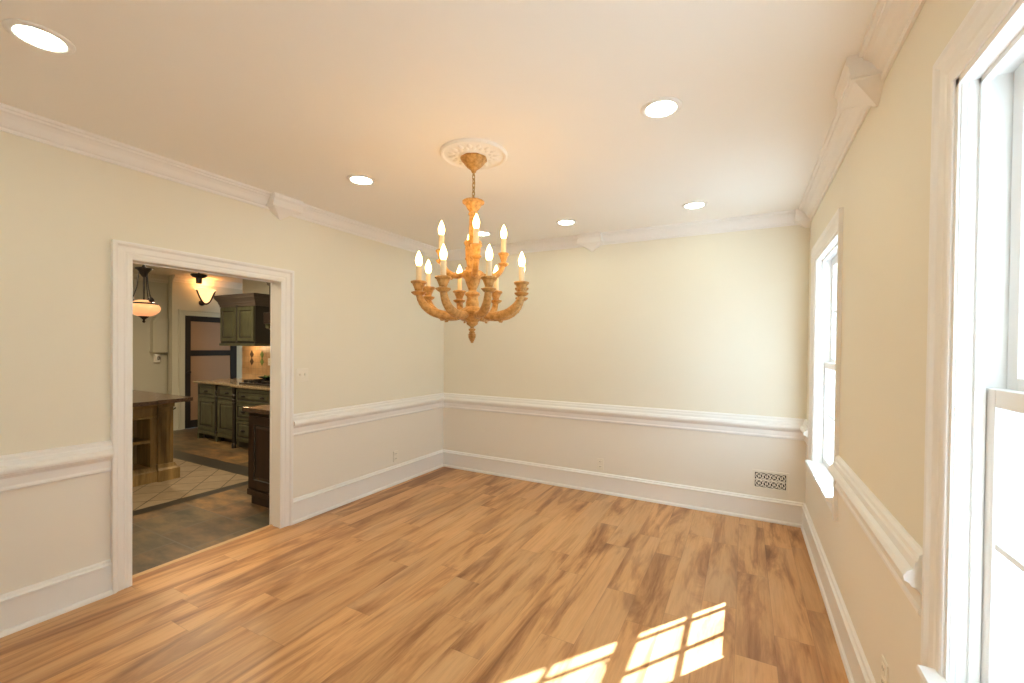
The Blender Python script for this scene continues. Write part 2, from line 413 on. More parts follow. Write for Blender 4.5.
m = MB(); m.box(W-.115, W, -.115, 0, H-.10, H)
m.sections([[(W, 0, H-.1), (W-.1, 0, H-.1), (W-.1, -.1, H-.1), (W, -.1, H-.1)], [(W, 0, H-.14), (W-.03, 0, H-.14), (W-.03, -.03, H-.14), (W, -.03, H-.14)]])
struct(m.build('trim_14', M['trim']), 'corner block where the back and window wall crowns meet')

# ------------------------------------------------------------------ windows
def window(name, yc, label):
    root = struct(bpy.data.objects.new(name, None), label, 'window'); COL.objects.link(root); root.location = (W, yc, OB)
    f = lambda u, v, d: (W-d, yc+u, v)
    m = MB(); casing(m, -OH, OH, .55, OT, f, [(w_*.95, d*.70) for w_, d in CAS]); m.build('casing', M['trim'], root)
    m = MB(); g = OH-.02
    for s_ in (-1, 1): m.box(W-.002, W+.20, *(sorted((yc+s_*g, yc+s_*(OH+.001)))), OB, OT)
    m.box(W-.002, W+.20, yc-OH, yc+OH, OT-.02, OT+.001)
    for s_ in (-1, 1):     # beads along the reveal
        for q in (.006, .018): m.tube([(W+q, yc+s_*g, OB+.045), (W+q, yc+s_*g, OT-.025)], .004, 8)
    # inner stops
    for s_ in (-1, 1): m.box(W+.036, W+.056, *(sorted((yc+s_*(g-.012), yc+s_*g))), OB, OT-.02)
    m.box(W+.036, W+.056, yc-g, yc+g, OT-.034, OT-.02)
    m.build('jamb', M['sash'], root)
    m = MB(); m.prism([(-.048, .638), (-.050, .647), (-.046, .656), (.058, .656), (.058, .630), (-.04, .630)], yc-OH-.022, yc+OH+.022, lambda u, v, t: (W+u, t, v))
    m.build('stool', M['trim'], root)
    m = MB(); m.prism([(0, .550), (-.008, .552), (-.014, .564), (-.014, .614), (-.020, .630), (0, .630)], yc-OH-.003, yc+OH+.003, lambda u, v, t: (W+u, t, v))
    m.build('apron', M['trim'], root)
    m = MB(); m.prism([(.058, .59), (.30, .55), (.30, .59), (.058, .652)], yc-OH+.001, yc+OH-.001, lambda u, v, t: (W+u, t, v))
    m.build('sill', M['sash'], root)
    m = MB()   # outside brickmould narrowing the opening
    for s_ in (-1, 1): m.box(W+.17, W+.26, *(sorted((yc+s_*(OH-.012), yc+s_*(OH+.06)))), OB-.05, OT+.05)
    m.box(W+.17, W+.26, yc-OH, yc+OH, OT-.03, OT+.08); m.build('brickmould', M['sash'], root)
    def sash(nm, x0, x1, z0, z1, zb, zt, lock=False):
        sh = g-.004; gl = OH-.07; m = MB()
        for s_ in (-1, 1): m.box(x0, x1, *(sorted((yc+s_*gl, yc+s_*sh))), z0, z1, .003)
        m.box(x0, x1, yc-gl, yc+gl, z0, zb, .003); m.box(x0, x1, yc-gl, yc+gl, zt, z1, .003)
        xm = (x0+x1)/2
        for k in (-1, 1): m.box(xm-.011, xm+.011, yc+k*gl/3-.007, yc+k*gl/3+.007, zb, zt)
        zm = (zb+zt)/2; m.box(xm-.011, xm+.011, yc-gl, yc+gl, zm-.007, zm+.007)
        o = m.build(nm, M['sash'], root)
        MB().box(xm-.002, xm+.002, yc-gl-.005, yc+gl+.005, zb-.005, zt+.005).build('glass_pane', M['glass'], o)
        if lock:
            m = MB(); m.box(x0+.004, x1-.004, yc-.03, yc+.03, z1-.001, z1+.012, .003); m.tube([(xm-.008, yc, z1+.012), (xm-.014, yc+.02, z1+.02), (xm-.016, yc+.045, z1+.022)], .005, 8)
            m.build('sash_lock', M['plate'], o)
    sash('lower_sash', W+.058, W+.092, .657, 1.412, .705, 1.368, True)
    sash('upper_sash', W+.094, W+.128, 1.38, OT-.02, 1.44, 2.12)
    return root
window('window_1', WIN[0], 'far double-hung window with grilles')
window('window_2', WIN[1], 'near double-hung window with grilles')

# ------------------------------------------------------------------ recessed lights
LX = (.925, 1.85, 2.965); LY = (-3.765, -2.185, -.585)
def downlight(x, y, label):
    r = thing('recessed_light', (x, y, H), label, 'ceiling light', 'recessed lights in the dining room ceiling')
    m = MB(); m.lathe([(.071, .004), (.071, -.006), (.076, -.009), (.088, -.008), (.096, -.003), (.097, 0), (.09, .004)], (x, y, H), 36); m.build('trim_ring', M['trim'], r, True)
    m = MB(); m.lathe([(.001, -.005), (.04, -.005), (.0725, -.004), (.0725, -.0005), (.001, -.0005)], (x, y, H), 36); m.build('diffuser', M['lamp'], r, True)
    return r
downlight(LX[0], LY[0], 'recessed light in the near left of the ceiling, largest in view')
downlight(LX[0], LY[1], 'recessed light left of the chandelier, near the left wall')
downlight(LX[2], LY[1], 'recessed light right of the chandelier, large bright disc')
downlight(LX[1], LY[2], 'recessed light above the corbel in the middle of the back wall')
downlight(LX[2], LY[2], 'recessed light near the back right corner of the ceiling')
downlight(LX[0], LY[2], 'recessed light seen through the candles of the chandelier')

for k, n_ in ((1, 'middle'), (2, 'right')):
    downlight(LX[k], LY[0], 'recessed light in the %s of the front row, beside the room entrance' % n_)

# ------------------------------------------------------------------ chandelier
CX, CY = 1.865, -2.169
md = MB()
prof = [(.205, 0), (.205, -.010), (.198, -.018), (.188, -.018), (.180, -.010), (.170, -.009), (.160, -.012), (.10, -.016), (.085, -.024), (.06, -.026), (.001, -.026)]
md.lathe(prof, (CX, CY, H), 64)
for k in range(16):       # acanthus leaf bumps on the medallion
    a = 2*PI*k/16
    for r_, sx, sz in ((.135, .026, .010), (.108, .020, .012)):
        a2 = a + (PI/16 if r_ < .12 else 0); c = Vector((CX+r_*math.cos(a2), CY+r_*math.sin(a2), H-.012))
        d = Vector((math.cos(a2), math.sin(a2), 0)); t = Vector((-d.y, d.x, 0)); rings = []
        for i in range(5):
            q = -1+i*.5; wd = math.cos(q*PI/2.2)
            rings.append([c + d*q*sx + t*math.cos(b)*.016*wd + Vector((0, 0, -abs(math.sin(b))*sz*wd)) for b in [PI*j/5 for j in range(6)]])
        md.sections(rings)
tag(md.build('ceiling_medallion', M['ceil'], smooth=True, loc=(CX, CY, H)), 'round white leaf-carved ceiling medallion above the chandelier', 'medallion')

ch = thing('chandelier', (CX, CY, 1.523), 'twelve-candle two-tier carved gold chandelier hanging from the ceiling medallion', 'chandelier')
c0 = (CX, CY, 0)
m = MB(); m.lathe([(.02, 2.652), (.074, 2.652), (.080, 2.648), (.080, 2.640), (.070, 2.632), (.062, 2.618), (.046, 2.600), (.030, 2.586), (.017, 2.576), (.014, 2.566), (.008, 2.560), (.001, 2.558)], c0, 32, 8, .03)
m.build('canopy', M['gold'], ch, True)
m = MB(); z = 2.548; k = 0
m.ring((CX, CY, 2.552), .009, .0025, 0, 16, 6)
while z > 2.41:
    m.ring((CX, CY, z-.012), .0085, .0028, 0 if k % 2 else 1, 16, 6, 1.9); z -= .0255; k += 1
m.ring((CX, CY, 2.397), .011, .003, 0, 16, 6)
m.tube([(CX+.004, CY, 2.56), (CX+.009, CY+.002, 2.5), (CX+.006, CY, 2.44), (CX, CY, 2.385)], .002, 6)
m.build('chain', M['brass'], ch, True)
m = MB()
m.lathe([(.001, 2.386), (.020, 2.388), (.060, 2.392), (.068, 2.386), (.066, 2.376), (.052, 2.370), (.046, 2.358), (.036, 2.340), (.026, 2.328), (.024, 2.320), (.030, 2.314), (.030, 2.306), (.023, 2.300),
         (.024, 2.25), (.028, 2.16), (.030, 2.148), (.052, 2.142), (.056, 2.132), (.052, 2.122), (.046, 2.115), (.044, 2.08), (.038, 2.03), (.033, 1.985), (.036, 1.972), (.052, 1.966), (.066, 1.955), (.068, 1.938), (.060, 1.924), (.048, 1.910), (.040, 1.885),
         (.030, 1.862), (.024, 1.846), (.027, 1.838), (.044, 1.830), (.047, 1.818), (.036, 1.806), (.034, 1.795), (.041, 1.770), (.040, 1.745), (.052, 1.736), (.078, 1.726), (.092, 1.712), (.092, 1.700), (.076, 1.684), (.050, 1.668), (.040, 1.656),
         (.034, 1.648), (.036, 1.640), (.026, 1.632), (.012, 1.622), (.011, 1.612)], c0, 32)
for k in range(12):    # reeding on the vase
    a = 2*PI*k/12
    m.tube([(CX+math.cos(a)*.042, CY+math.sin(a)*.042, 2.11), (CX+math.cos(a)*.040, CY+math.sin(a)*.040, 2.06), (CX+math.cos(a)*.032, CY+math.sin(a)*.032, 1.99)], [.006, .006, .004], 6)
m.build('column', M['gold'], ch, True)
m = MB(); fp = [(.010, 1.615), (.020, 1.610), (.021, 1.602), (.013, 1.596)]
for i in range(7):
    zz = 1.590 - i*.0095; q = (.019, .024, .025, .023, .019, .014, .009)[i]
    fp += [(q*.82, zz), (q, zz-.004), (q*.8, zz-.0085)]
fp.append((.001, 1.5235)); m.lathe(fp, c0, 24, 8, .07); m.build('finial', M['gold'], ch, True)

def arm(R, zcup, pts, rad, label):
    """one arm pointing along +x from the axis, with cup, candle sleeve and bulb as sub-parts"""
    a = bpy.data.objects.new('arm', None)
    def ctr(t):      # Catmull-Rom
        n = len(pts)-1; f_ = t*n; i = min(int(f_), n-1); u = f_-i
        p = [pts[max(0, min(n, i+j))] for j in (-1, 0, 1, 2)]
        return [.5*(2*p[1][d]+(p[2][d]-p[0][d])*u+(2*p[0][d]-5*p[1][d]+4*p[2][d]-p[3][d])*u*u+(3*p[1][d]-p[0][d]-3*p[2][d]+p[3][d])*u**3) for d in (0, 1)]
    N = 22; P = [ctr(i/(N-1)) for i in range(N)]
    m = MB(); m.tube([(CX+p[0], CY, p[1]) for p in P], [rad*(.80+.35*math.sin(PI*min(1, i/(N-1)*1.15))) for i in range(N)], 12)
    # carved leaf ridge along the back of the arm
    m.tube([(CX+p[0]+.35*rad, CY, p[1]-.75*rad) for p in P[3:-2]], [rad*(.22+.14*(j % 2)) for j in range(N-5)], 6)
    for s_ in (-1, 1): m.tube([(CX+p[0], CY+s_*rad*.72, p[1]+rad*.35) for p in P[4:-2]], [rad*.26]*(N-6), 6)
    # flange near the top and a leaf curl low on the arm
    m.lathe([(rad*.9, zcup-.082), (rad*1.25, zcup-.078), (rad*1.75, zcup-.068), (rad*1.85, zcup-.062), (rad*1.2, zcup-.058), (rad*.8, zcup-.052)], (CX+R, CY, 0), 20, 8, .06)
    k = N//3; m.tube([(CX+P[k][0]-.005, CY, P[k][1]-rad*.7), (CX+P[k][0]+.01, CY, P[k][1]-rad*1.25), (CX+P[k][0]+.022, CY, P[k][1]-rad*1.3), (CX+P[k][0]+.028, CY, P[k][1]-rad*.95)], [.004, .007, .006, .003], 7)
    o = m.build('arm', M['gold'], ch, True)
    m = MB(); m.lathe([(rad*.75, zcup-.058), (rad*.95, zcup-.050), (rad*1.15, zcup-.036), (rad*1.45, zcup-.022), (rad*1.5, zcup-.016), (rad*1.9, zcup-.010), (rad*2.0, zcup-.003), (rad*1.85, zcup+.002), (rad*1.2, zcup-.002), (.001, zcup-.002)], (CX+R, CY, 0), 24, 8, .04)
    m.build('candle_cup', M['gold'], o, True)
    m = MB(); m.lathe([(.015, zcup-.002), (.0165, zcup+.004), (.0160, zcup+.05), (.0165, zcup+.088), (.013, zcup+.092), (.001, zcup+.092)], (CX+R, CY, 0), 18); m.build('candle_sleeve', M['candle'], o, True)
    b0 = zcup+.091
    m = MB(); m.lathe([(.001, b0), (.010, b0+.001), (.016, b0+.010), (.0185, b0+.024), (.0195, b0+.034), (.0165, b0+.050), (.011, b0+.066), (.005, b0+.079), (.001, b0+.088)], (CX+R, CY, 0), 18); m.build('bulb', M['bulb'], o, True)
    bpy.data.objects.remove(a)
    return o
low = arm(.325, 1.878, [(.055, 1.708), (.10, 1.688), (.17, 1.688), (.24, 1.704), (.292, 1.742), (.318, 1.784), (.325, 1.812)], .0228, '')
upp = arm(.190, 2.080, [(.045, 1.950), (.080, 1.932), (.118, 1.932), (.152, 1.950), (.175, 1.978), (.186, 2.005), (.190, 2.020)], .0165, '')
low.rotation_euler.z = math.radians(-85.65); upp.rotation_euler.z = math.radians(-51)
for k in range(1, 8):
    c = copy_tree(low, ch); c.rotation_euler.z = math.radians(-85.65+45*k)
for k in range(1, 4):
    c = copy_tree(upp, ch); c.rotation_euler.z = math.radians(-51+90*k)

# ------------------------------------------------------------------ plates, vent
def outlet(name, c, n, label, cat='outlet'):
    n = Vector((*n, 0)); t = Vector((-n.y, n.x, 0)); c = Vector(c)
    def bx(m, u0, u1, o0, o1, z0, z1, bev=0):
        a = c+t*u0+n*o0; b = c+t*u1+n*o1
        m.box(min(a.x, b.x), max(a.x, b.x), min(a.y, b.y), max(a.y, b.y), c.z+z0, c.z+z1, bev)
    r = thing(name, c, label, cat)
    m = MB(); bx(m, -.036, .036, 0, .006, -.058, .058, .003); m.build('plate', M['plate'], r)
    for s_ in (-1, 1):
        m = MB(); bx(m, -.017, .017, .005, .009, s_*.026-.016, s_*.026+.016, .002); o = m.build('socket', M['plate'], r)
        m = MB()
        for u in (-.008, .006): bx(m, u, u+.0025, .0085, .0095, s_*.026-.004, s_*.026+.007)
        m.build('slots', M['slot'], o)
outlet('wall_outlet', (2.033, 0, .296), (0, -1), 'white duplex outlet low on the back wall')
outlet('wall_outlet', (0, -.84, .303), (1, 0), 'white duplex outlet low on the left wall')
outlet('wall_outlet', (W, -2.37, .315), (-1, 0), 'white duplex outlet low on the window wall')
sw = thing('light_switch', (0, -1.972, 1.243), 'white double toggle switch plate beside the kitchen doorway', 'switch')
m = MB(); m.box(0, .006, -2.030, -1.914, 1.185, 1.301, .003); m.build('plate', M['plate'], sw)
for y in (-1.995, -1.949):
    m = MB(); m.prism([(.004, 1.232), (.006, 1.234), (.019, 1.252), (.019, 1.258), (.004, 1.256)], y-.005, y+.005, lambda u, v, t: (u, t, v)); m.build('toggle', M['plate'], sw)

vt = thing('wall_vent', (3.556, 0, .355), 'white scrollwork air vent low on the back wall near the corner', 'vent')
vx, vz, vw, vh = 3.556, .355, .118, .064
m = MB(); m.box(vx-vw, vx+vw, -.004, -.001, vz-vh, vz+vh); m.build('dark_opening', M['slot'], vt)
m = MB()
for a in ((vx-vw-.02, vx-vw, vz-vh-.02, vz+vh+.02), (vx+vw, vx+vw+.02, vz-vh-.02, vz+vh+.02), (vx-vw, vx+vw, vz+vh, vz+vh+.02), (vx-vw, vx+vw, vz-vh-.02, vz-vh)): m.box(a[0], a[1], -.010, 0, a[2], a[3], .002)
m.build('frame', M['plate'], vt)
m = MB(); cell = .056
for r_ in range(2):
    for k in range(4):
        ccx = vx+(k-1.5)*cell; ccz = vz+(r_-.5)*cell*1.12
        m.ring((ccx, -.006, ccz), .0265, .0036, 1, 28, 6); m.ring((ccx, -.006, ccz), .008, .004, 1, 18, 6)
        for q in range(4):
            a = PI/4+q*PI/2
            m.tube([(ccx+.009*math.cos(a), -.006, ccz+.009*math.sin(a)), (ccx+.024*math.cos(a+.3), -.006, ccz+.024*math.sin(a+.3)), (ccx+.036*math.cos(a), -.006, ccz+.036*math.sin(a))], .0031, 6)
m.box(vx-vw, vx+vw, -.008, -.004, vz-.0035, vz+.0035)
m.build('grille', M['plate'], vt, True)

# ------------------------------------------------------------------ kitchen shell
KH = 2.675
m = MB()
def quad(m, x0, x1, y0, y1, mi, z=0):
    m.mi = mi; m.face([m.bm.verts.new(p) for p in ((x0, y0, z), (x1, y0, z), (x1, y1, z), (x0, y1, z))])
KF = -4.4; KB = 1.3; XL = -5.75
b0, b1, c0_, c1_ = -1.47, -1.33, -1.47, -1.24      # dark border bands
quad(m, b1, -.1, KF, KB, 0); quad(m, XL, b1, c1_, KB, 0)
quad(m, b0, b1, KF, c1_, 1); quad(m, XL, b0, c0_, c1_, 1); quad(m, XL, b0, KF, c0_, 2)
struct(m.build('kitchen_floor', [M['slate'], M['band'], M['inset']]), 'slate kitchen floor with a diagonal cream tile inset')
struct(MB().box(XL-T, -T, KF-T, KB+T, KH, KH+.1).build('kitchen_ceiling', M['kceil']), 'kitchen ceiling')
m = MB(); m.box(KX-T, KX, -.57, -.385, 0, KH); m.box(KX-T, KX, .50, KB, 0, KH); m.box(KX-T, KX, -.385, .50, 2.0, KH)
struct(m.build('wall_kitchen_far', M['kwall']), 'kitchen wall around the dark framed door')
struct(MB().box(XL-T, XL, KF, -.46, 0, KH).build('wall_kitchen_recess', M['kwall']), 'recessed pale kitchen wall')
struct(MB().box(XL-T, KX-T, -.46, -.40, 0, KH).build('wall_kitchen_return', M['kwall']), 'short return of the kitchen wall')
struct(MB().box(-4.30, -T, 0, T, 0, KH).build('wall_kitchen_back', M['kwall']), 'kitchen wall behind the range')
struct(MB().box(KX-T, -T, KB, KB+T, 0, KH).build('wall_kitchen_side', M['kwall']), 'passage wall beyond the kitchen')
struct(MB().box(XL-T, -T, KF-T, KF, 0, KH).build('wall_kitchen_front', M['kwall']), 'kitchen wall opposite the range')
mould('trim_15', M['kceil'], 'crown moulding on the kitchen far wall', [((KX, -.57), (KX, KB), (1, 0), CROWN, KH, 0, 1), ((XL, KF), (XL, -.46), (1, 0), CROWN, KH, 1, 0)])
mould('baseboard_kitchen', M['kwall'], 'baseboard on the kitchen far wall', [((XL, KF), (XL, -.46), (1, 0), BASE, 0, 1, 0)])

# door at the far end of the kitchen
dr = struct(bpy.data.objects.new('door_1', None), 'dark framed kitchen door with two tan panels', 'door'); COL.objects.link(dr); dr.location = (KX, 0, 0)
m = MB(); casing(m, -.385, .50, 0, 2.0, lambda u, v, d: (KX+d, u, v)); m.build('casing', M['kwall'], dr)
dx0, dx1 = KX-.05, KX+.006
m = MB(); m.box(dx0, dx1, -.384, -.29, .005, 1.998, .004); m.build('stile', M['door_dark'], dr)
m = MB(); m.box(dx0, dx1, .385, .499, .005, 1.998, .004); m.build('stile', M['door_dark'], dr)
for a, b in ((1.90, 1.998), (1.285, 1.385), (.005, .14)):
    m = MB(); m.box(dx0, dx1, -.29, .385, a, b, .004); m.build('rail', M['door_dark'], dr)
for a, b in ((1.385, 1.90), (.14, 1.285)):
    m = MB(); m.box(dx0+.015, dx1-.018, -.29, .385, a, b); m.build('panel', M['doorpanel'], dr)
m = MB(); m.lathe([(.001, 0), (.02, 0), (.022, .01), (.01, .02), (.01, .04), (.026, .05), (.028, .065), (.018, .078), (.001, .08)], (0, 0, 0), 16)
bmesh.ops.rotate(m.bm, cent=(0, 0, 0), matrix=Matrix.Rotation(PI/2, 3, 'Y'), verts=m.bm.verts); bmesh.ops.translate(m.bm, vec=(dx1, -.337, 1.0), verts=m.bm.verts)
m.build('door_knob', M['black'], dr, True)

# ------------------------------------------------------------------ kitchen cabinets
def raised_door(m, u0, u1, z0, z1, f, fr=.06, d=.02):
    """raised-panel door, f(u, z, out) -> xyz; material 0 the frame and field, 1 the dark glaze groove"""
    def rect(a, b, c, e, o): return [f(a, c, o), f(b, c, o), f(b, e, o), f(a, e, o)]
    rows = [rect(u0, u1, z0, z1, 0), rect(u0, u1, z0, z1, d), rect(u0+fr, u1-fr, z0+fr, z1-fr, d)]
    m.mi = 0; m.sections(rows, cap=False)
    m.mi = 1; m.sections([rows[2], rect(u0+fr+.006, u1-fr-.006, z0+fr+.006, z1-fr-.006, d-.009), rect(u0+fr+.014, u1-fr-.014, z0+fr+.014, z1-fr-.014, d-.009)], cap=False)
    m.mi = 0; q = fr+.014
    rr = [rect(u0+q, u1-q, z0+q, z1-q, d-.009), rect(u0+q+.022, u1-q-.022, z0+q+.022, z1-q-.022, d-.001)]
    m.sections(rr, cap=False); m.face([m.bm.verts.new(p) for p in rr[1]])
    bmesh.ops.remove_doubles(m.bm, verts=m.bm.verts, dist=1e-5); m.mi = 0
def bin_pull(c, f):
    m = MB(); pts = []
    u, z = c; rows = []
    for i in range(7):
        a = -1+i/3; wv = math.sqrt(max(0, 1-a*a)); h = .006+.022*wv
        rows.append([f(u+a*.045, z-.012, .0), f(u+a*.045, z+.014*wv+.002, .002), f(u+a*.045, z+.008, h), f(u+a*.045, z-.012, h*1.05)])
    m.sections(rows); return m
GY = -.65
fG = lambda u, z, o: (u, GY-o, z)
def green_unit(x0, x1, label, left_foot):
    r = thing('base_cabinet', ((x0+x1)/2, -.33, 0), label, 'cabinet', 'green base cabinets along the kitchen wall')
    m = MB(); m.box(x0, x1, GY, -.02, .125, .875); m.mi = 1; m.box(x0+.06, x1, GY+.07, -.02, 0, .125)
    m.build('body', [M['green'], M['glaze']], r)
    m = MB(); m.box(x0+.02, x1-.02, GY-.018, GY+.01, .085, .145, .004); m.build('base_moulding', M['green'], r)
    for fx in (([x0, x1-.05] if left_foot else [x1-.05])):
        m = MB(); m.prism([(0, 0), (.05, 0), (.06, .09), (-.01, .09)], GY-.012, GY+.05, lambda u, v, t: (fx+u, t, v)); m.build('foot', M['green'], r)
    m = MB(); raised_door(m, x0+.03, x1-.045, .155, .655, fG); d = m.build('door', [M['green'], M['glaze']], r)
    m = MB(); m.lathe([(.001, 0), (.008, 0), (.007, .012), (.014, .018), (.012, .028), (.001, .03)], (0, 0, 0), 12)
    bmesh.ops.rotate(m.bm, cent=(0, 0, 0), matrix=Matrix.Rotation(PI/2, 3, 'X'), verts=m.bm.verts); bmesh.ops.translate(m.bm, vec=(x1-.075, GY-.02, .60), verts=m.bm.verts)
    m.build('knob', M['black'], d, True)
    m = MB(); raised_door(m, x0+.03, x1-.045, .68, .855, fG, .025); d = m.build('drawer', [M['green'], M['glaze']], r)
    bin_pull(((x0+x1)/2-.01, .768), lambda u, z, o: (u, GY-.018-o, z)).build('bin_pull', M['black'], d, True)
    # turned pilaster between the units
    px_ = x1-.022
    m = MB(); pr = [(.019, .125), (.021, .15), (.013, .16), (.018, .19), (.015, .24), (.017, .42), (.015, .62), (.019, .65), (.013, .665), (.021, .68), (.021, .70), (.012, .715), (.022, .745), (.024, .765), (.012, .79), (.02, .81), (.022, .87)]
    m.lathe(pr, (px_, GY-.012, 0), 14); m.build('pilaster', M['glaze'], r, True)
    return r
green_unit(-4.36, -3.80, 'left-hand sage green base cabinet, at the open end by the door', True)
green_unit(-3.80, -3.215, 'sage green base cabinet just left of the range cabinet', False)
# range cabinet, pulled slightly forward
r = thing('range_cabinet', (-2.75, -.35, 0), 'green drawer cabinet under the cooktop with dark turned posts', 'cabinet')
RY = -.74
m = MB(); m.box(-3.21, -2.25, RY, -.02, .10, .875); m.mi = 1; m.box(-3.19, -2.27, RY+.06, -.02, 0, .10); m.build('body', [M['green'], M['glaze']], r)
for a, b in ((.67, .855), (.42, .65), (.14, .40)):
    m = MB(); raised_door(m, -3.12, -2.34, a, b, lambda u, z, o: (u, RY-o, z), .03); d = m.build('drawer', [M['green'], M['glaze']], r)
    for u in (-2.95, -2.51): bin_pull((u, (a+b)/2), lambda q, z, o: (q, RY-.018-o, z)).build('bin_pull', M['black'], d, True)
for px_ in (-3.17, -2.29):
    m = MB(); m.lathe([(q*1.5, z_) for q, z_ in [(.019, 0), (.021, .05), (.013, .07), (.018, .12), (.015, .24), (.018, .42), (.015, .62), (.019, .65), (.013, .665), (.021, .68), (.021, .70), (.012, .715), (.022, .745), (.024, .765), (.012, .79), (.02, .81), (.022, .875)]], (px_, RY-.02, 0), 14)
    m.build('turned_post', M['glaze'], r, True)
m = MB(); EDGE = [(-.69, .876), (-.70, .884), (-.70, .904), (-.69, .914), (-.005, .914), (-.005, .876)]
m.prism(EDGE, -4.40, -3.214, lambda u, v, t: (t, u, v)); m.prism([(y-.09 if y < -.1 else y, z_) for y, z_ in EDGE], -3.214, -.85, lambda u, v, t: (t, u, v))
tag(m.build('kitchen_worktop', M['granite_tan']), 'tan granite worktop on the green base cabinets', 'worktop')
r = thing('cooktop', (-2.95, -.36, .914), 'black cooktop with raised grates on the tan worktop', 'cooktop')
m = MB(); m.box(-3.30, -2.45, -.62, -.10, .914, .935, .004); m.build('tray', M['black'], r)
for gx in (-3.09, -2.66):
    m = MB()
    for k in range(4): m.box(gx-.18, gx+.18, -.57+k*.14, -.555+k*.14, .955, .97)
    for k in range(3): m.box(gx-.18+k*.172, gx-.165+k*.172, -.57, -.135, .935, .97)
    m.build('grate', M['black'], r)
r = thing('serving_dish', (-3.25, -.30, .97), 'green leafy dish sitting on the black cooktop', 'dish')
m = MB(); m.lathe([(.001, .0), (.05, 0), (.06, .006), (.15, .035), (.17, .05), (.165, .052), (.14, .042), (.05, .014), (.001, .012)], (-2.98, -.34, .971), 28); m.build('bowl', paint('dark_green_ceramic', (.02, .05, .025), .2, .1, 20, 0), r, True)
m = MB(); random.seed(5)
for k in range(26):
    a = random.random()*6.28; q = random.random()*.12; L = .05+random.random()*.04; b = random.random()*6.28; h = .985+random.random()*.03
    c = Vector((-2.98+q*math.cos(a), -.34+q*math.sin(a), h)); d = Vector((math.cos(b), math.sin(b), .5)); t = Vector((-math.sin(b), math.cos(b), 0))
    m.sections([[c, c+t*.002, c+Vector((0, 0, .002))], [c+d*L*.5+t*.016, c+d*L*.5-t*.016, c+d*L*.5+Vector((0, 0, .004))], [c+d*L, c+d*L+t*.001, c+d*L+Vector((0, 0, .001))]])
m.build('leaves', paint('leaf_green', (.12, .22, .05), .45, .2, 20, 0), r)
r.location = (-2.98, -.34, .971)
for o in r.children: o.location = Vector((0, 0, 0)); o.data.transform(Matrix.Translation(Vector((-3.25, -.30, .97)) - Vector((-2.98, -.34, .971))))

bs = struct(MB().box(-4.28, -.8, -.012, 0, .914, 1.50).build('trim_16', M['splash']), 'tan tile backsplash')
for x_, z_, k in ((-4.00, 1.335, 0), (-4.00, 1.215, 0), (-3.72, 1.335, 1), (-3.72, 1.215, 1)):
    m = MB(); m.prism([(x_-.05, z_), (x_, z_-.065), (x_+.05, z_), (x_, z_+.065)], -.018, -.0115, lambda u, v, t: (u, t, v))
    struct(m.build('trim_%d' % (17+k+(2 if z_ < 1.3 else 0)), M['diamond_green' if k else 'diamond']), 'diamond accent tile in the backsplash')
outlet('wall_outlet', (-3.52, -.012, 1.22), (0, -1), 'white outlet on the tan tile backsplash')

# upper cabinet
UY = -.36
r = thing('upper_cabinet', (-3.75, -.18, 1.49), 'two-door sage green upper cabinet on the kitchen wall', 'cabinet')
ux0, ux1 = -4.27, -3.33
m = MB(); m.box(ux0, ux1, UY, -.002, 1.51, 2.15); m.build('body', M['glaze'], r)
xm = (ux0+ux1)/2
for a, b in ((ux0+.02, xm-.022), (xm+.022, ux1-.02)):
    m = MB(); raised_door(m, a, b, 1.55, 2.09, lambda u, z, o: (u, UY-o, z), .055); d = m.build('door', [M['green'], M['glaze']], r)
for x_ in (xm,):
    m = MB(); m.lathe([(.022, 1.515), (.024, 1.55), (.014, 1.565), (.018, 1.6), (.016, 1.8), (.018, 2.02), (.014, 2.06), (.024, 2.08), (.024, 2.12)], (x_, UY-.006, 0), 14); m.build('pilaster', M['glaze'], r, True)
UC = [(0, 2.10), (.012, 2.10), (.018, 2.14), (.026, 2.15), (.03, 2.175), (.055, 2.215), (.065, 2.225), (.075, 2.26), (.085, 2.265), (.085, 2.285), (0, 2.285)]
m = MB(); rows = [[(ux0-o, -.002, z) for o, z in UC], [(ux0-o, UY-o, z) for o, z in UC], [(ux1+o, UY-o, z) for o, z in UC], [(ux1+o, -.002, z) for o, z in UC]]
m.sections(rows); m.build('crown', M['greytop'], r)
m = MB(); m.box(ux0-.01, ux1+.01, UY-.022, -.004, 1.475, 1.515, .006); m.build('light_rail', M['green'], r)

# range hood
r = thing('range_hood', (-2.27, -.3, 1.45), 'dark wood mantel range hood with carved corbels', 'range hood')
hx0, hx1, hy = -2.78, -1.75, -.58
m = MB(); m.box(hx0+.04, hx1-.04, hy+.06, -.002, 1.95, KH-.001); m.build('chimney', M['cab_dark'], r)
m = MB(); rows = []
HC = [(0, 2.35), (.02, 2.36), (.03, 2.42), (.06, 2.48), (.10, 2.54), (.12, 2.60), (.12, KH-.001), (0, KH-.001)]
m.sections([[(hx0+.04-o, -.002, z) for o, z in HC], [(hx0+.04-o, hy+.06-o, z) for o, z in HC], [(hx1-.04+o, hy+.06-o, z) for o, z in HC], [(hx1-.04+o, -.002, z) for o, z in HC]]); m.build('crown', M['greytop'], r)
m = MB(); m.box(hx0, hx1, hy, -.002, 1.80, 1.96, .01); m.build('mantel', M['cab_dark'], r)
for s_, x_ in ((0, hx0), (1, hx1-.08)):
    m = MB(); m.box(x_, x_+.08, -.30, -.014, .0+1.45, 1.80, .006); m.build('side_panel', M['cab_dark'], r)
    m = MB(); m.prism([(-.30, 1.80), (hy+.03, 1.80), (hy+.03, 1.74), (-.44, 1.70), (-.36, 1.62), (-.30, 1.55)], x_+.005, x_+.075, lambda u, v, t: (t, u, v)); m.build('corbel', M['green'], r)

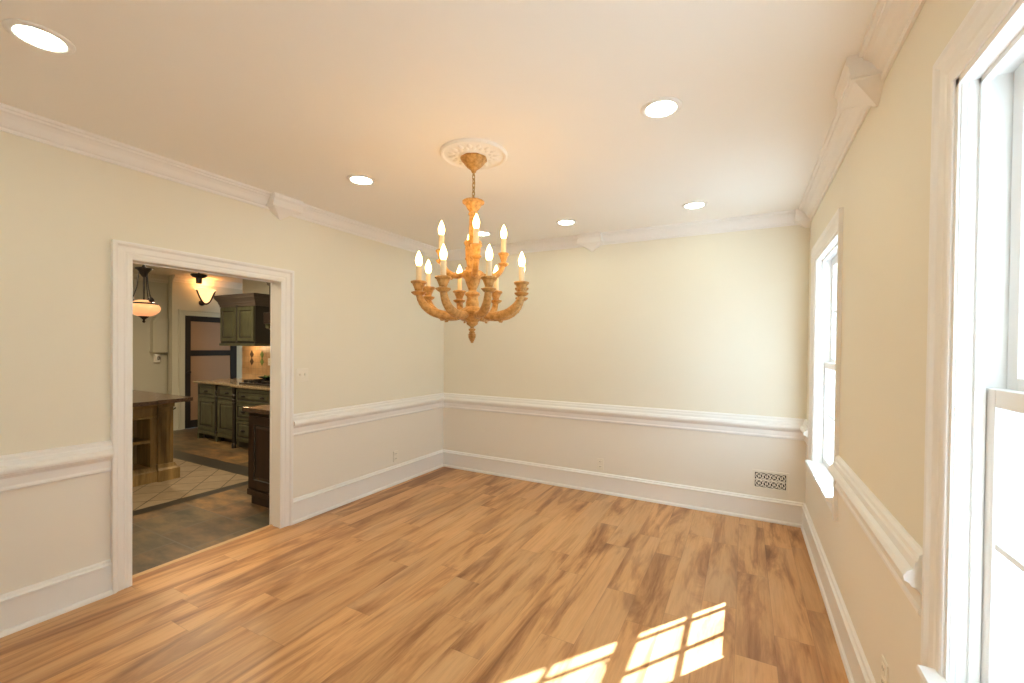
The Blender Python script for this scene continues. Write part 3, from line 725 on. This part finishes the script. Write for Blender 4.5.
# dark cabinet beside the doorway
r = thing('end_cabinet', (-.45, -1.5, 0), 'dark cherry base cabinet just inside the kitchen doorway', 'cabinet')
ex0, ex1, ey0, ey1 = -.80, -.125, -1.95, -.86
m = MB(); m.box(ex0, ex1, ey0, ey1, .10, .868); m.box(ex0+.035, ex1, ey0+.01, ey1, 0, .10); m.build('body', M['cab_dark'], r)
m = MB(); raised_door(m, ex0+.03, ex1-.02, .16, .83, lambda u, z, o: (u, ey0-o, z), .075, .014); m.build('end_panel', [wood('cherry_panel', (.014, .007, .005), (.036, .015, .008), 2, 6, .35), M['glaze']], r)
m = MB(); m.box(ex0+.002, ex1, ey0-.014, ey0+.01, .085, .14, .004); m.build('base_moulding', M['cab_dark'], r)
for k in range(2):
    a = ey0+.05+k*.52
    m = MB(); raised_door(m, a, a+.48, .15, .64, lambda u, z, o: (ex0-o, u, z), .06); d = m.build('door', [M['cab_dark'], M['glaze']], r)
    m = MB(); raised_door(m, a, a+.48, .67, .85, lambda u, z, o: (ex0-o, u, z), .03); d = m.build('drawer', [M['cab_dark'], M['glaze']], r)
m = MB(); m.prism([(-.835, .869), (-.845, .877), (-.845, .897), (-.835, .905), (-.124, .905), (-.124, .869)], ey0-.035, ey1, lambda u, v, t: (u, t, v))
tag(m.build('end_worktop', M['granite_dark']), 'dark granite worktop on the cherry cabinet by the doorway', 'worktop')

# island
r = thing('kitchen_island', (-2.85, -2.5, 0), 'distressed brown wooden kitchen island with open shelves', 'island')
ix0, ix1, iy0, iy1 = -3.40, -2.30, -3.30, -1.905      # front face at ix1
m = MB()
m.box(ix0, ix1-.32, iy0, iy1, .10, .872)
m.box(ix1-.32, ix1, iy0, iy0+.1, .10, .872); m.box(ix1-.32, ix1-.01, iy1-.20, iy1-.02, .10, .872)
m.box(ix1-.32, ix1-.01, iy0+.1, iy1-.20, .70, .872); m.box(ix1-.32, ix1-.01, iy0+.1, iy1-.20, .10, .16)
m.build('body', M['island'], r)
m = MB(); m.box(ix1-.32, ix1-.02, iy0+.1, iy1-.20, .425, .455, .003); m.build('shelf', M['island'], r)
m = MB(); m.prism([(0, .69), (.012, .69), (.014, .71), (.004, .72), (.004, .80), (.014, .81), (.03, .845), (.034, .872), (0, .872)], iy0, iy1-.145, lambda u, v, t: (ix1-.012+u, t, v)); m.build('frieze', M['island'], r)
m = MB(); m.box(ix1-.14, ix1+.02, iy1-.14, iy1, .15, .872, .006)
for k in range(3): m.box(ix1+.018, ix1+.026, iy1-.125+k*.042, iy1-.105+k*.042, .20, .76, .003)
m.box(ix1-.15, ix1+.032, iy1-.148, iy1+.008, .80, .872, .006); m.build('corner_post', M['island'], r)
m = MB(); PL = [(0, 0), (.045, 0), (.045, .11), (.030, .125), (.012, .16), (0, .16)]
m.prism(PL, iy0, iy1-.150, lambda u, v, t: (ix1-.02+u, t, v)); m.build('plinth', M['island'], r)
m = MB(); q = [(.045, 0), (.045, .12), (.025, .14), (.010, .18)]
m.sections([[(ix1-.15-o*.3, iy1-.148-o*.2, z), (ix1+.02+o, iy1-.148-o*.2, z), (ix1+.02+o, iy1+o, z), (ix1-.15-o*.3, iy1+o, z)] for o, z in q]); m.build('post_foot', M['island'], r)
m = MB(); m.tube([(ix1-.05, iy1, .76), (ix1-.05, iy1+.03, .76), (ix1-.05, iy1+.045, .765), (ix1-.05, iy1+.05, .78)], [.006, .006, .008, .004], 8); m.build('hook', M['black'], r)
m = MB()
tp = [(-3.55, -3.5), (-1.95, -3.5), (-1.95, -2.2), (-1.99, -2.17), (-1.99, -1.90), (-2.03, -1.83), (-3.55, -1.83)]
m.sections([[(x, y, z) for x, y in tp] for z in (.874, .914)])
tag(m.build('island_countertop', M['granite_dark']), 'dark stone countertop on the brown kitchen island', 'countertop')

# pendant over the island
px0, py0 = -2.60, -2.05
r = thing('pendant_light', (px0, py0, 1.74), 'amber glass bowl pendant on black rods above the island', 'pendant light')
m = MB(); m.lathe([(.001, 1.985), (.05, 1.982), (.085, 1.968), (.115, 1.945), (.140, 1.918), (.148, 1.892), (.138, 1.860), (.108, 1.828), (.07, 1.808), (.03, 1.798), (.001, 1.797)], (px0, py0, 0), 32); m.build('glass_bowl', M['amber'], r, True)
m = MB(); m.lathe([(.108, 1.948), (.120, 1.952), (.126, 1.944), (.124, 1.932), (.112, 1.936)], (px0, py0, 0), 32); m.build('band', M['black'], r, True)
m = MB(); m.lathe([(.001, 1.728), (.012, 1.735), (.016, 1.747), (.008, 1.758), (.012, 1.765), (.028, 1.782), (.05, 1.80), (.045, 1.806), (.001, 1.808)], (px0, py0, 0), 20); m.build('finial', M['black'], r, True)
m = MB(); m.lathe([(.001, 2.235), (.012, 2.24), (.03, 2.26), (.04, 2.29), (.058, 2.315), (.08, 2.33), (.076, 2.34), (.02, 2.35), (.014, 2.37), (.010, 2.40), (.008, KH-.03), (.06, KH-.02), (.065, KH-.001), (.001, KH-.001)], (px0, py0, 0), 24); m.build('hub', M['black'], r, True)
for k in range(3):
    a = math.radians(15+120*k)
    m = MB(); m.tube([(px0+.04*math.cos(a), py0+.04*math.sin(a), 2.30), (px0+.062*math.cos(a), py0+.062*math.sin(a), 2.12), (px0+.110*math.cos(a), py0+.110*math.sin(a), 1.945)], .006, 8)
    m.lathe([(.001, 1.955), (.02, 1.962), (.028, 1.98), (.02, 1.998), (.008, 2.01), (.001, 2.02)], (px0+.106*math.cos(a), py0+.106*math.sin(a), 0), 12); m.build('rod', M['black'], r, True)
m = MB(); m.tube([(px0, py0, 2.26), (px0, py0, 1.98)], .009, 8); m.build('stem', M['black'], r, True)

# semi-flush spot and wall sconce over the door
sx_, sy_ = -4.2, -.72
r = thing('ceiling_spot', (sx_, sy_, KH), 'small black ceiling fixture near the kitchen door', 'ceiling light')
m = MB(); m.lathe([(.001, KH-.001), (.03, KH-.001), (.012, KH-.02), (.012, 2.60), (.10, 2.585), (.11, 2.57), (.085, 2.54), (.04, 2.525), (.04, 2.45), (.035, 2.44), (.001, 2.44)], (sx_, sy_, 0), 24); m.build('spot_body', M['black'], r, True)
gx, gy = KX+.12, -.115
r = thing('wall_sconce', (KX, gy, 2.36), 'glowing amber glass sconce with black curved strap above the door', 'wall lamp')
m = MB(); m.lathe([(.001, 2.235), (.03, 2.24), (.06, 2.27), (.085, 2.33), (.105, 2.40), (.14, 2.46), (.16, 2.475), (.155, 2.478), (.10, 2.41), (.075, 2.34), (.05, 2.275), (.001, 2.25)], (gx, gy, 0), 28); m.build('glass_shade', M['amber_hot'], r, True)
m = MB(); pts = []
for i in range(13):
    a = -1+i/6; pts.append((gx+.02, gy+a*.15, 2.215+.24*abs(a)**1.9))
m.tube(pts, .014, 8); m.tube([(KX, gy, 2.24), (KX+.06, gy, 2.215), (gx+.02, gy, 2.215)], .012, 8); m.build('strap', M['black'], r, True)
m = MB(); m.lathe([(.001, 0), (.05, 0), (.05, .012), (.03, .02), (.001, .02)], (0, 0, 0), 20)
bmesh.ops.rotate(m.bm, cent=(0, 0, 0), matrix=Matrix.Rotation(PI/2, 3, 'Y'), verts=m.bm.verts); bmesh.ops.translate(m.bm, vec=(KX, gy, 2.24), verts=m.bm.verts); m.build('backplate', M['black'], r, True)
lamp('POINT', 'sconce_glow', (gx, gy, 2.52), 1.8, (1, .5, .18), .05)

# white arched wall cabinet and round phone on the recessed wall
r = thing('wall_niche_cabinet', (XL, -.60, 1.37), 'white arched cabinet mounted on the pale kitchen wall', 'wall cabinet')
arch = [(-.72, 1.37), (-.48, 1.37), (-.48, 1.86)] + [(-.60+.12*math.cos(PI*i/12), 1.86+.11*math.sin(PI*i/12)) for i in range(1, 12)] + [(-.72, 1.86)]
m = MB(); m.prism(arch, XL, XL+.10, lambda u, v, t: (t, u, v)); m.build('body', M['kwall'], r)
m = MB(); m.prism([(-.60+(y+.60)*.8, 1.60+(z-1.60)*.88) for y, z in arch], XL+.10, XL+.112, lambda u, v, t: (t, u, v)); m.build('door', M['kwall'], r)
m = MB(); m.box(XL, XL+.125, -.735, -.465, 1.345, 1.375, .004); m.build('ledge', M['kwall'], r)
r = thing('wall_phone', (XL, -.63, 1.24), 'small white wall phone below the arched cabinet', 'phone')
m = MB(); m.box(XL, XL+.04, -.675, -.585, 1.17, 1.32, .012); m.build('base', M['plate'], r)
m = MB(); m.tube([(XL+.05, -.665, 1.30), (XL+.07, -.66, 1.27), (XL+.07, -.66, 1.22), (XL+.05, -.665, 1.18)], [.02, .014, .014, .02], 10); m.build('handset', M['plate'], r, True)
m = MB(); m.ring((XL+.042, -.615, 1.245), .022, .006, 0, 20, 6); m.build('dial', M['greytop'], r, True)

# unseen area lights added under the kitchen ceiling to brighten the kitchen
for x_, y_ in ((-1.3, -1.4), (-3.3, -1.3), (-3.2, -3.0), (-1.2, -3.2)):
    lamp('AREA', 'added_kitchen_fill', (x_, y_, KH-.01), 14, (1, .83, .58), .15)
lamp('POINT', 'added_counter_fill', (-3.9, -.2, 1.45), 2.2, (1, .66, .34), .05)  # added point light without a fixture, warms the backsplash under the upper cabinet
